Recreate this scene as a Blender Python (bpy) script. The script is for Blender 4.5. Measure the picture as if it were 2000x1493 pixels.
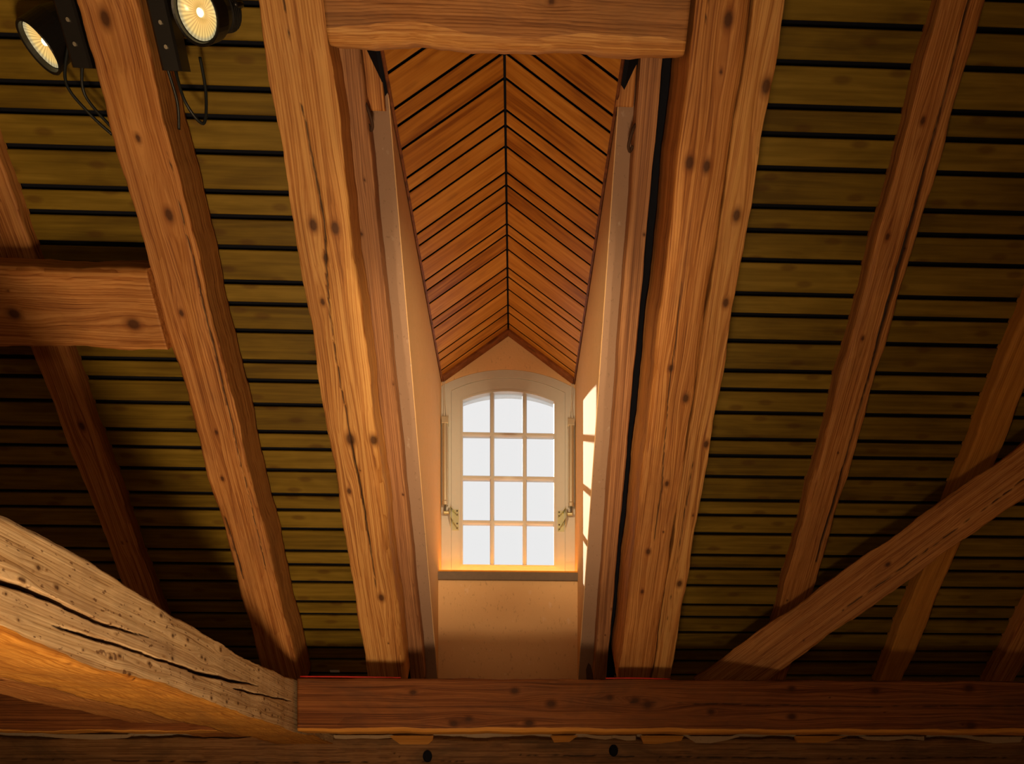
import bpy, math, random
import numpy as np
from mathutils import Vector, Matrix, Quaternion

for o in list(bpy.data.objects):
    bpy.data.objects.remove(o, do_unlink=True)
scene = bpy.context.scene
COL = scene.collection

# ------------------------------------------------------------------ camera
EYE = 1.6                                   # eye height over the floor
FPX = 1450.0
cam_d = bpy.data.cameras.new('camera')
cam = bpy.data.objects.new('camera', cam_d)
COL.objects.link(cam)
cam.location = (0, 0, EYE)
cam.rotation_euler = (math.radians(90), 0, math.radians(-2.0))
cam_d.sensor_fit = 'HORIZONTAL'
cam_d.sensor_width = 36.0
cam_d.lens = FPX / 2000.0 * 36.0
PPX = 1005 + FPX * math.tan(math.radians(2.0))
cam_d.shift_x = (1000 - PPX) / 2000.0
cam_d.shift_y = (1520 - 746.5) / 2000.0
cam_d.clip_start = 0.05
scene.camera = cam

# ------------------------------------------------------------------ world, sun, lamps, exposure
vs = scene.view_settings
vs.view_transform = 'Standard'
vs.look = 'None'
vs.exposure = 0.0
vs.gamma = 1.0
vs.use_curve_mapping = False

world = bpy.data.worlds.new('world')
scene.world = world
world.use_nodes = True
bg = world.node_tree.nodes['Background']
bg.inputs['Color'].default_value = (1.0, 0.995, 0.99, 1)
bg.inputs['Strength'].default_value = 0.92


def add_light(name, kind, loc, target, energy, color, size=0.3, spread=None):
    d = bpy.data.lights.new(name, kind)
    d.energy = energy
    d.color = color
    o = bpy.data.objects.new(name, d)
    COL.objects.link(o)
    o.location = loc
    o.rotation_mode = 'QUATERNION'
    o.rotation_quaternion = (Vector(target) - Vector(loc)).to_track_quat('-Z', 'Y')
    if kind == 'AREA':
        d.shape = 'DISK'
        d.size = size
        if spread:
            d.spread = spread
    elif kind == 'SUN':
        d.angle = math.radians(0.6)
    else:
        d.shadow_soft_size = size
    return o


WARM = (1.0, 0.67, 0.35)
sun_dir = Vector((0.245, -1.0, -0.468)).normalized()
add_light('sun', 'SUN', (0, 8, 8), Vector((0, 8, 8)) + sun_dir, 13.0, (1.0, 0.90, 0.70))
# floor standing uplighter that washes the roof from the room below the dormer
up = add_light('floor_uplight', 'SPOT', (-0.1, 0.35, 0.25), (-1.45, 3.1, 3.9), 330.0, WARM, 0.22)
up.data.spot_size = math.radians(88)
up.data.spot_blend = 1.0
# added unseen fill, low down, that brightens the wall plate and undersides
add_light('low_fill', 'POINT', (-0.1, 1.1, 0.45), (0, 4, 1), 55.0, WARM, 0.15)
# unseen spot added to brighten the dormer wall
sp = add_light('dormer_fill_spot', 'SPOT', (0.1, -1.2, 3.3), (-0.06, 4.8, 3.2), 120.0, (1.0, 0.68, 0.38), 0.06)
sp.data.spot_size = math.radians(23)
sp.data.spot_blend = 0.9
# two added spots, also unseen, crossing to brighten the dormer cheeks
for nm, x, tx in (('cheek_fill_spot', 1.7, -0.49), ('cheek_fill_spot', -1.8, 0.41)):
    sp = add_light(nm, 'SPOT', (x, -0.9, 3.4), (tx, 4.35, 3.5), 800.0, (1.0, 0.72, 0.38), 0.05)
    sp.data.spot_size = math.radians(19)
    sp.data.spot_blend = 1.0
# weak fill added behind the viewer to lift the whole room
add_light('room_fill', 'AREA', (-0.3, -1.6, 1.9), (-0.3, 3.4, 3.4), 8.0, WARM, 0.5)

# ------------------------------------------------------------------ roof frame
TAN = 1.1
CA, SA = math.cos(math.atan(TAN)), math.sin(math.atan(TAN))
CB = 5.86 + EYE                             # board plane: z = CB - TAN*y
DOWN = Vector((0, CA, -SA))
NRM = Vector((0, -SA, -CA))                 # into the room
RIGHT = Vector((1, 0, 0))


def SP(x, s, t=0.0):
    """point on the roof slope: x along the eaves, s down the slope, t into the room"""
    return Vector((x, s * CA, CB - s * SA)) + NRM * t


def P(x, y, z):
    return Vector((x, y, z + EYE))


# ------------------------------------------------------------------ materials
def new_mat(name):
    m = bpy.data.materials.new(name)
    m.use_nodes = True
    nt = m.node_tree
    bsdf = nt.nodes['Principled BSDF']
    return m, nt, bsdf


def N(nt, t, **kw):
    n = nt.nodes.new(t)
    for k, v in kw.items():
        setattr(n, k, v)
    return n


def ramp(nt, fac, stops):
    r = N(nt, 'ShaderNodeValToRGB')
    els = r.color_ramp.elements
    while len(els) < len(stops):
        els.new(0.5)
    for e, (p, c) in zip(els, stops):
        e.position = p
        e.color = c if len(c) == 4 else (*c, 1)
    nt.links.new(fac, r.inputs[0])
    return r.outputs[0]


def mix(nt, fac, a, b, mode='MIX'):
    m = N(nt, 'ShaderNodeMix', data_type='RGBA', blend_type=mode)
    for sock, val in ((m.inputs[0], fac), (m.inputs[6], a), (m.inputs[7], b)):
        if isinstance(val, (int, float)):
            sock.default_value = val
        elif isinstance(val, tuple):
            sock.default_value = val if len(val) == 4 else (*val, 1)
        else:
            nt.links.new(val, sock)
    return m.outputs[2]


def mathn(nt, op, a, b=None, clamp=False):
    m = N(nt, 'ShaderNodeMath', operation=op, use_clamp=clamp)
    for i, v in enumerate((a, b)):
        if v is None:
            continue
        if isinstance(v, (int, float)):
            m.inputs[i].default_value = v
        else:
            nt.links.new(v, m.inputs[i])
    return m.outputs[0]


def mapping(nt, vec, scale, loc=(0, 0, 0)):
    m = N(nt, 'ShaderNodeMapping')
    m.inputs['Scale'].default_value = scale
    m.inputs['Location'].default_value = loc
    nt.links.new(vec, m.inputs['Vector'])
    return m.outputs[0]


def noise(nt, vec, scale, detail=4, rough=0.55, dist=0.0):
    n = N(nt, 'ShaderNodeTexNoise')
    n.inputs['Scale'].default_value = scale
    n.inputs['Detail'].default_value = detail
    n.inputs['Roughness'].default_value = rough
    n.inputs['Distortion'].default_value = dist
    nt.links.new(vec, n.inputs['Vector'])
    return n.outputs[0]


def timber_mat(name, dark, mid, light, stain=(0.16, 0.075, 0.035), stain_amt=0.5, rough=0.6, specks=0.0,
               grain_k=1.0):
    """old hewn timber: long grain, growth-ring bands, stains, knots and splits carried by mesh attributes"""
    m, nt, b = new_mat(name)
    at = N(nt, 'ShaderNodeAttribute', attribute_name='gco')
    kn = N(nt, 'ShaderNodeAttribute', attribute_name='knot')
    cr = N(nt, 'ShaderNodeAttribute', attribute_name='crack')
    v = at.outputs['Vector']
    g1 = noise(nt, mapping(nt, v, (0.7, 75 * grain_k, 75 * grain_k)), 1.0, 5, 0.6, 0.15)
    g2 = noise(nt, mapping(nt, v, (2.2, 120 * grain_k, 120 * grain_k)), 1.0, 3, 0.6)
    ringv = noise(nt, mapping(nt, v, (0.32, 9.0, 9.0)), 1.0, 1, 0.4, 0.15)
    rings = mathn(nt, 'FRACT', mathn(nt, 'MULTIPLY', ringv, 13.0))
    rings = mathn(nt, 'POWER', rings, 2.2)
    f = mathn(nt, 'ADD', mathn(nt, 'MULTIPLY', g1, 0.85), mathn(nt, 'MULTIPLY', g2, 0.35))
    f = mathn(nt, 'SUBTRACT', f, mathn(nt, 'MULTIPLY', rings, 0.06))
    # fine latewood lines, closely spaced and gently bent
    sep = N(nt, 'ShaderNodeSeparateXYZ')
    nt.links.new(v, sep.inputs[0])
    bend = noise(nt, mapping(nt, v, (0.55, 4.5, 4.5)), 1.0, 2, 0.5)
    ph = mathn(nt, 'ADD', mathn(nt, 'MULTIPLY', mathn(nt, 'ADD', sep.outputs[1], mathn(nt, 'MULTIPLY', sep.outputs[2], 0.8)), 105.0 * grain_k), mathn(nt, 'MULTIPLY', bend, 9.0))
    late = mathn(nt, 'POWER', mathn(nt, 'FRACT', ph), 2.5)
    amp = noise(nt, mapping(nt, v, (0.9, 7.0, 7.0)), 1.0, 2, 0.5)
    f = mathn(nt, 'SUBTRACT', f, mathn(nt, 'MULTIPLY', late, mathn(nt, 'MULTIPLY', amp, 0.30)))
    f = mathn(nt, 'ADD', f, 0.045)
    col = ramp(nt, f, [(0.36, dark), (0.53, mid), (0.70, light)])
    big = noise(nt, mapping(nt, v, (1.6, 5.0, 5.0)), 1.0, 5, 0.65, 0.8)
    sfac = ramp(nt, big, [(0.44, (0, 0, 0)), (0.64, (1, 1, 1))])
    sm = mathn(nt, 'MULTIPLY', sfac, stain_amt)
    col = mix(nt, sm, col, mix(nt, 0.55, col, stain))
    if specks:
        sv = noise(nt, mapping(nt, v, (26, 60, 60)), 1.0, 2, 0.7)
        sp = ramp(nt, sv, [(0.62, (0, 0, 0)), (0.68, (1, 1, 1))])
        col = mix(nt, mathn(nt, 'MULTIPLY', sp, specks), col, (0.12, 0.05, 0.02))
    # warm halo, then the dark heart of each knot
    halo = ramp(nt, kn.outputs['Fac'], [(0.05, (0, 0, 0)), (0.5, (1, 1, 1))])
    col = mix(nt, mathn(nt, 'MULTIPLY', halo, 0.55), col, dark)
    heart = ramp(nt, kn.outputs['Fac'], [(0.50, (0, 0, 0)), (0.85, (1, 1, 1))])
    col = mix(nt, mathn(nt, 'MULTIPLY', heart, 0.85), col, (0.055, 0.018, 0.007))
    col = mix(nt, cr.outputs['Fac'], col, (0.030, 0.015, 0.008))
    nt.links.new(col, b.inputs['Base Color'])
    b.inputs['Roughness'].default_value = rough
    b.inputs['Specular IOR Level'].default_value = 0.25
    bp = N(nt, 'ShaderNodeBump')
    bp.inputs['Strength'].default_value = 0.35
    bp.inputs['Distance'].default_value = 0.006
    nt.links.new(f, bp.inputs['Height'])
    nt.links.new(bp.outputs[0], b.inputs['Normal'])
    return m


def board_mat(name, dark, mid, light, knot_col, rough=0.5, ka=0.6):
    """planed boards, grain along local x; each board object gets its own tone"""
    m, nt, b = new_mat(name)
    tc = N(nt, 'ShaderNodeTexCoord')
    oi = N(nt, 'ShaderNodeObjectInfo')
    add = N(nt, 'ShaderNodeVectorMath', operation='ADD')
    sc = N(nt, 'ShaderNodeVectorMath', operation='SCALE')
    sc.inputs[0].default_value = (41.0, 23.0, 17.0)
    nt.links.new(oi.outputs['Random'], sc.inputs['Scale'])
    nt.links.new(tc.outputs['Object'], add.inputs[0])
    nt.links.new(sc.outputs[0], add.inputs[1])
    v = add.outputs[0]
    g = noise(nt, mapping(nt, v, (1.6, 46, 46)), 1.0, 4, 0.6, 0.3)
    g2 = noise(nt, mapping(nt, v, (2.4, 9, 9)), 1.0, 3, 0.55, 0.5)
    f = mathn(nt, 'ADD', mathn(nt, 'MULTIPLY', g, 0.6), mathn(nt, 'MULTIPLY', g2, 0.5))
    tone = mathn(nt, 'MULTIPLY', mathn(nt, 'SUBTRACT', oi.outputs['Random'], 0.5), 0.16)
    f = mathn(nt, 'ADD', f, tone)
    col = ramp(nt, f, [(0.38, dark), (0.55, mid), (0.74, light)])
    vo = N(nt, 'ShaderNodeTexVoronoi')
    vo.inputs['Scale'].default_value = 1.0
    vo.inputs['Randomness'].default_value = 1.0
    vo.voronoi_dimensions = '2D'
    nt.links.new(mapping(nt, v, (3.2, 9.0, 3.0)), vo.inputs['Vector'])
    kf = ramp(nt, vo.outputs['Distance'], [(0.07, (1, 1, 1)), (0.15, (0, 0, 0))])
    col = mix(nt, mathn(nt, 'MULTIPLY', kf, ka), col, knot_col)
    nt.links.new(col, b.inputs['Base Color'])
    b.inputs['Roughness'].default_value = rough
    b.inputs['Specular IOR Level'].default_value = 0.2
    bp = N(nt, 'ShaderNodeBump')
    bp.inputs['Strength'].default_value = 0.15
    bp.inputs['Distance'].default_value = 0.003
    nt.links.new(f, bp.inputs['Height'])
    nt.links.new(bp.outputs[0], b.inputs['Normal'])
    return m


def plaster_mat(name, a, bcol, rough=0.9, grain=70.0, bump=0.5):
    m, nt, b = new_mat(name)
    tc = N(nt, 'ShaderNodeTexCoord')
    v = tc.outputs['Object']
    n1 = noise(nt, v, 3.0, 4, 0.6)
    n2 = noise(nt, v, grain, 3, 0.7)
    col = mix(nt, n1, a, bcol)
    sp = ramp(nt, noise(nt, mapping(nt, v, (1, 1, 0.45)), grain * 0.9, 2, 0.6), [(0.63, (0, 0, 0)), (0.72, (1, 1, 1))])
    col = mix(nt, mathn(nt, 'MULTIPLY', sp, 0.35), col, tuple(0.45 * c for c in a))
    wh = ramp(nt, noise(nt, mapping(nt, v, (1, 1, 0.5)), 21.0, 3, 0.6), [(0.66, (0, 0, 0)), (0.75, (1, 1, 1))])
    col = mix(nt, mathn(nt, 'MULTIPLY', wh, 0.18), col, (0.8, 0.72, 0.65))
    nt.links.new(col, b.inputs['Base Color'])
    b.inputs['Roughness'].default_value = rough
    b.inputs['Specular IOR Level'].default_value = 0.1
    bp = N(nt, 'ShaderNodeBump')
    bp.inputs['Strength'].default_value = bump
    bp.inputs['Distance'].default_value = 0.004
    nt.links.new(n2, bp.inputs['Height'])
    nt.links.new(bp.outputs[0], b.inputs['Normal'])
    return m


def plain_mat(name, col, rough=0.5, metal=0.0, spec=0.5, vary=0.12, scale=40.0):
    m, nt, b = new_mat(name)
    tc = N(nt, 'ShaderNodeTexCoord')
    n1 = noise(nt, tc.outputs['Object'], scale, 3, 0.6)
    c = mix(nt, n1, tuple(x * (1 - vary) for x in col), tuple(min(1, x * (1 + vary)) for x in col))
    nt.links.new(c, b.inputs['Base Color'])
    b.inputs['Roughness'].default_value = rough
    b.inputs['Metallic'].default_value = metal
    b.inputs['Specular IOR Level'].default_value = spec
    return m


M = {}
M['rafter'] = timber_mat('timber_orange', (0.20, 0.062, 0.014), (0.41, 0.158, 0.040), (0.60, 0.285, 0.090))
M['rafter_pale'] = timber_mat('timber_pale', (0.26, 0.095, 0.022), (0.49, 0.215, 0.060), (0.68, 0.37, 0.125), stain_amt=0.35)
M['trimmer'] = timber_mat('timber_trimmer', (0.17, 0.062, 0.017), (0.32, 0.130, 0.040), (0.48, 0.22, 0.075), stain=(0.15, 0.085, 0.05), stain_amt=0.9)
M['slim'] = timber_mat('timber_brown', (0.15, 0.062, 0.028), (0.28, 0.125, 0.058), (0.44, 0.22, 0.10), stain_amt=0.6)
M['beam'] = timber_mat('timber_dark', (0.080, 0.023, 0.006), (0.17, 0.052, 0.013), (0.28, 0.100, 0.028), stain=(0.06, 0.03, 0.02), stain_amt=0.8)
M['tie'] = timber_mat('timber_weathered', (0.27, 0.145, 0.055), (0.50, 0.33, 0.17), (0.68, 0.50, 0.30), stain=(0.34, 0.22, 0.15), stain_amt=0.6, specks=0.8, rough=0.75)
M['tie_lit_under'] = timber_mat('timber_lit_under', (0.22, 0.075, 0.011), (0.42, 0.175, 0.026), (0.56, 0.27, 0.052), stain_amt=0.6)  # tie underside: warm lamp light from below is put into the colour
M['plate'] = timber_mat('timber_plate', (0.10, 0.042, 0.016), (0.21, 0.095, 0.034), (0.33, 0.17, 0.07), stain=(0.05, 0.035, 0.02), stain_amt=0.9)
M['yellow'] = timber_mat('timber_yellow', (0.40, 0.16, 0.022), (0.54, 0.23, 0.036), (0.64, 0.30, 0.06), stain_amt=0.3)
M['board'] = board_mat('roof_board', (0.115, 0.070, 0.007), (0.19, 0.122, 0.012), (0.28, 0.185, 0.024), (0.07, 0.022, 0.006), ka=0.45)
M['dormer_board'] = board_mat('dormer_board', (0.23, 0.074, 0.009), (0.41, 0.160, 0.020), (0.56, 0.26, 0.045), (0.12, 0.03, 0.01), rough=0.42, ka=0.22)
M['dormer_trim'] = board_mat('dormer_trim', (0.10, 0.03, 0.01), (0.17, 0.055, 0.018), (0.26, 0.09, 0.03), (0.05, 0.015, 0.008), rough=0.5)
M['felt'] = plain_mat('roofing_felt', (0.012, 0.013, 0.020), 0.95, spec=0.05)
M['plaster'] = plaster_mat('clay_plaster', (0.62, 0.39, 0.20), (0.70, 0.46, 0.25))
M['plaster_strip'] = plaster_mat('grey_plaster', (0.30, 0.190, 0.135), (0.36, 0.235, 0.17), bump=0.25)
M['plaster_wall'] = plaster_mat('room_plaster', (0.45, 0.34, 0.24), (0.55, 0.42, 0.30))
M['plaster_white'] = plaster_mat('lime_plaster', (0.40, 0.28, 0.17), (0.52, 0.38, 0.25))
M['outside'] = plaster_mat('outside_render', (0.55, 0.57, 0.60), (0.66, 0.68, 0.70))
M['floor'] = board_mat('floor_board', (0.20, 0.10, 0.04), (0.34, 0.19, 0.08), (0.45, 0.27, 0.12), (0.08, 0.04, 0.02))
M['white'] = plain_mat('white_paint', (0.50, 0.49, 0.48), 0.45, spec=0.35, vary=0.04)
M['sill'] = plain_mat('oiled_sill_wood', (0.72, 0.30, 0.035), 0.5, spec=0.2)
M['sill_edge'] = plain_mat('grey_sill_edge', (0.16, 0.12, 0.095), 0.7, spec=0.1)
M['alu'] = plain_mat('brushed_aluminium', (0.62, 0.58, 0.47), 0.38, metal=0.85, vary=0.05)
M['zinc'] = plain_mat('zinc_plated_steel', (0.60, 0.62, 0.42), 0.35, metal=0.9, vary=0.10)
M['screw'] = plain_mat('dark_screw', (0.10, 0.09, 0.08), 0.5, metal=0.6)
M['cable_white'] = plain_mat('white_cable', (0.62, 0.58, 0.52), 0.5)
M['black'] = plain_mat('black_lamp_metal', (0.010, 0.009, 0.009), 0.38, spec=0.5)
M['cable_black'] = plain_mat('black_cable', (0.012, 0.016, 0.018), 0.45)
M['iron'] = plain_mat('rusty_iron', (0.07, 0.035, 0.022), 0.7, metal=0.4)
M['red'] = plain_mat('red_cord', (0.55, 0.02, 0.015), 0.5)
M['paper'] = plain_mat('paper_tag', (0.62, 0.66, 0.68), 0.8)


def glass_mat():
    m = bpy.data.materials.new('window_glass')
    m.use_nodes = True
    nt = m.node_tree
    nt.nodes.clear()
    out = N(nt, 'ShaderNodeOutputMaterial')
    tr = N(nt, 'ShaderNodeBsdfTransparent')
    tr.inputs[0].default_value = (0.97, 0.97, 0.97, 1)
    gl = N(nt, 'ShaderNodeBsdfGlossy')
    gl.inputs['Roughness'].default_value = 0.03
    mx = N(nt, 'ShaderNodeMixShader')
    mx.inputs[0].default_value = 0.02
    nt.links.new(tr.outputs[0], mx.inputs[1])
    nt.links.new(gl.outputs[0], mx.inputs[2])
    nt.links.new(mx.outputs[0], out.inputs[0])
    return m


M['glass'] = glass_mat()


def lens_mat(name, strength):
    """lit reflector lamp: fluted warm glass around a bright burner"""
    m, nt, b = new_mat(name)
    tc = N(nt, 'ShaderNodeTexCoord')
    sep = N(nt, 'ShaderNodeSeparateXYZ')
    nt.links.new(tc.outputs['Object'], sep.inputs[0])
    r = mathn(nt, 'SQRT', mathn(nt, 'ADD', mathn(nt, 'POWER', sep.outputs[0], 2.0), mathn(nt, 'POWER', sep.outputs[1], 2.0)))
    rr = mathn(nt, 'DIVIDE', r, 0.066)
    ang = mathn(nt, 'ARCTAN2', sep.outputs[1], sep.outputs[0])
    fl = mathn(nt, 'ADD', mathn(nt, 'MULTIPLY', mathn(nt, 'SINE', mathn(nt, 'MULTIPLY', ang, 34.0)), 0.22), 0.8)
    col = ramp(nt, rr, [(0.0, (1.0, 0.80, 0.42)), (0.22, (0.55, 0.30, 0.05)), (0.45, (1.0, 0.58, 0.16)),
                        (0.85, (0.9, 0.62, 0.20)), (0.97, (0.45, 0.40, 0.22))])
    st = mathn(nt, 'MULTIPLY', fl, strength)
    nt.links.new(col, b.inputs['Emission Color'])
    nt.links.new(st, b.inputs['Emission Strength'])
    b.inputs['Base Color'].default_value = (0.3, 0.25, 0.15, 1)
    b.inputs['Roughness'].default_value = 0.2
    return m


M['lens'] = lens_mat('lit_lamp_glass', 0.95)
M['burner'] = new_mat('lamp_burner')[0]
_b = M['burner'].node_tree.nodes['Principled BSDF']
_b.inputs['Emission Color'].default_value = (1.0, 0.86, 0.55, 1)
_b.inputs['Emission Strength'].default_value = 1.6


# ------------------------------------------------------------------ mesh helpers
def tag(o, label=None, cat=None, group=None, kind=None):
    if label:
        o['label'] = label
    if cat:
        o['category'] = cat
    if group:
        o['group'] = group
    if kind:
        o['kind'] = kind
    return o


def link(name, me, mat=None, parent=None, mw=None):
    o = bpy.data.objects.new(name, me)
    COL.objects.link(o)
    if me is not None and mat is not None and not me.materials:
        me.materials.append(mat)
    if mw is not None:
        o.matrix_world = mw
    if parent is not None:
        o.parent = parent
        o.matrix_parent_inverse = pinv(parent)
    return o


def pinv(parent):
    m = Matrix.Identity(4)
    p = parent
    m = Matrix.LocRotScale(p.location, p.rotation_euler if p.rotation_mode != 'QUATERNION' else p.rotation_quaternion, p.scale)
    if p.parent is not None:
        m = (p.parent_world if hasattr(p, 'parent_world') else WORLD_OF[p.parent.name]) @ p.matrix_parent_inverse @ m
    return m.inverted()


WORLD_OF = {}


def place(o):
    """remember the world matrix (no depsgraph needed)"""
    m = o.matrix_basis.copy()
    if o.parent is not None:
        m = WORLD_OF[o.parent.name] @ o.matrix_parent_inverse @ m
    WORLD_OF[o.name] = m
    return m


def add(name, verts, faces, mat, parent=None, mw=None, smooth=False):
    me = bpy.data.meshes.new(name)
    me.from_pydata([tuple(v) for v in verts], [], faces)
    if smooth:
        me.polygons.foreach_set('use_smooth', [True] * len(me.polygons))
    me.update()
    return attach(name, me, mat, parent, mw)


def attach(name, me, mat, parent=None, mw=None):
    o = bpy.data.objects.new(name, me)
    COL.objects.link(o)
    if mat is not None and len(me.materials) == 0:
        me.materials.append(mat)
    w = mw if mw is not None else Matrix.Identity(4)
    if parent is not None:
        o.parent = parent
        o.matrix_parent_inverse = WORLD_OF[parent.name].inverted()
    o.matrix_basis = w
    WORLD_OF[o.name] = w.copy()
    return o


def empty(name, loc):
    o = bpy.data.objects.new(name, None)
    COL.objects.link(o)
    o.empty_display_size = 0.1
    w = Matrix.Translation(loc)
    o.matrix_basis = w
    WORLD_OF[o.name] = w
    return o


def frame(ex, ez, origin):
    ex = Vector(ex).normalized()
    ez = (Vector(ez) - ex * ex.dot(Vector(ez))).normalized()
    ey = ez.cross(ex)
    m = Matrix((ex, ey, ez)).transposed().to_4x4()
    m.translation = origin
    return m


def box_data(x0, x1, y0, y1, z0, z1, b=0.0):
    """box; with b > 0 its four long edges (along x) and ends on +z side are chamfered"""
    if b <= 0:
        v = [(x, y, z) for x in (x0, x1) for y in (y0, y1) for z in (z0, z1)]
        f = [(0, 1, 3, 2), (4, 6, 7, 5), (0, 4, 5, 1), (2, 3, 7, 6), (0, 2, 6, 4), (1, 5, 7, 3)]
        return v, f
    prof = [(y0 + b, z0), (y1 - b, z0), (y1, z0 + b), (y1, z1 - b), (y1 - b, z1), (y0 + b, z1), (y0, z1 - b), (y0, z0 + b)]
    v = [(x0, y, z) for y, z in prof] + [(x1, y, z) for y, z in prof]
    n = 8
    f = [(i, (i + 1) % n, n + (i + 1) % n, n + i)[::-1] for i in range(n)]
    f += [tuple(range(n)), tuple(range(2 * n - 1, n - 1, -1))]
    return v, f


def prism(poly, ext):
    """polygon (list of 3D points) extruded by vector ext"""
    n = len(poly)
    ext = Vector(ext)
    v = [Vector(p) for p in poly] + [Vector(p) + ext for p in poly]
    f = [tuple(range(n))[::-1], tuple(range(n, 2 * n))]
    f += [(i, (i + 1) % n, n + (i + 1) % n, n + i) for i in range(n)]
    return v, f


def lathe(profile, n=32):
    """(r, z) profile around local z"""
    v, f = [], []
    for r, z in profile:
        for k in range(n):
            a = 2 * math.pi * k / n
            v.append((r * math.cos(a), r * math.sin(a), z))
    for i in range(len(profile) - 1):
        for k in range(n):
            f.append((i * n + k, i * n + (k + 1) % n, (i + 1) * n + (k + 1) % n, (i + 1) * n + k))
    f.append(tuple(range(n))[::-1])
    f.append(tuple(range((len(profile) - 1) * n, len(profile) * n)))
    return v, f


def tube(pts, r, n=8, sub=6):
    """smooth tube through points (Catmull-Rom)"""
    pts = [Vector(p) for p in pts]
    path = []
    for i in range(len(pts) - 1):
        p0, p1, p2, p3 = pts[max(i - 1, 0)], pts[i], pts[i + 1], pts[min(i + 2, len(pts) - 1)]
        for k in range(sub):
            t = k / sub
            path.append(0.5 * ((2 * p1) + (p2 - p0) * t + (2 * p0 - 5 * p1 + 4 * p2 - p3) * t * t + (3 * p1 - p0 - 3 * p2 + p3) * t ** 3))
    path.append(pts[-1])
    v, f = [], []
    up = Vector((0.3, 0.2, 1)).normalized()
    for i, p in enumerate(path):
        d = (path[min(i + 1, len(path) - 1)] - path[max(i - 1, 0)]).normalized()
        a = d.cross(up)
        if a.length < 1e-3:
            a = d.cross(Vector((1, 0, 0)))
        a.normalize()
        c = d.cross(a)
        for k in range(n):
            t = 2 * math.pi * k / n
            v.append(p + a * (r * math.cos(t)) + c * (r * math.sin(t)))
    for i in range(len(path) - 1):
        for k in range(n):
            f.append((i * n + k, i * n + (k + 1) % n, (i + 1) * n + (k + 1) % n, (i + 1) * n + k))
    f.append(tuple(range(n))[::-1])
    f.append(tuple(range((len(path) - 1) * n, len(path) * n)))
    return v, f


def rot_to(direction):
    return Vector(direction).normalized().to_track_quat('Z', 'Y').to_matrix().to_4x4()


# ------------------------------------------------------------------ hewn timbers
def wob(x, rng, amp, wl=0.6, octaves=4):
    y = np.zeros_like(x)
    a, w = amp, wl
    for _ in range(octaves):
        y += a * np.sin(2 * math.pi * x / (w * rng.uniform(0.8, 1.25)) + rng.uniform(0, 6.28))
        a *= 0.5
        w *= 0.47
    return y


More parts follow.
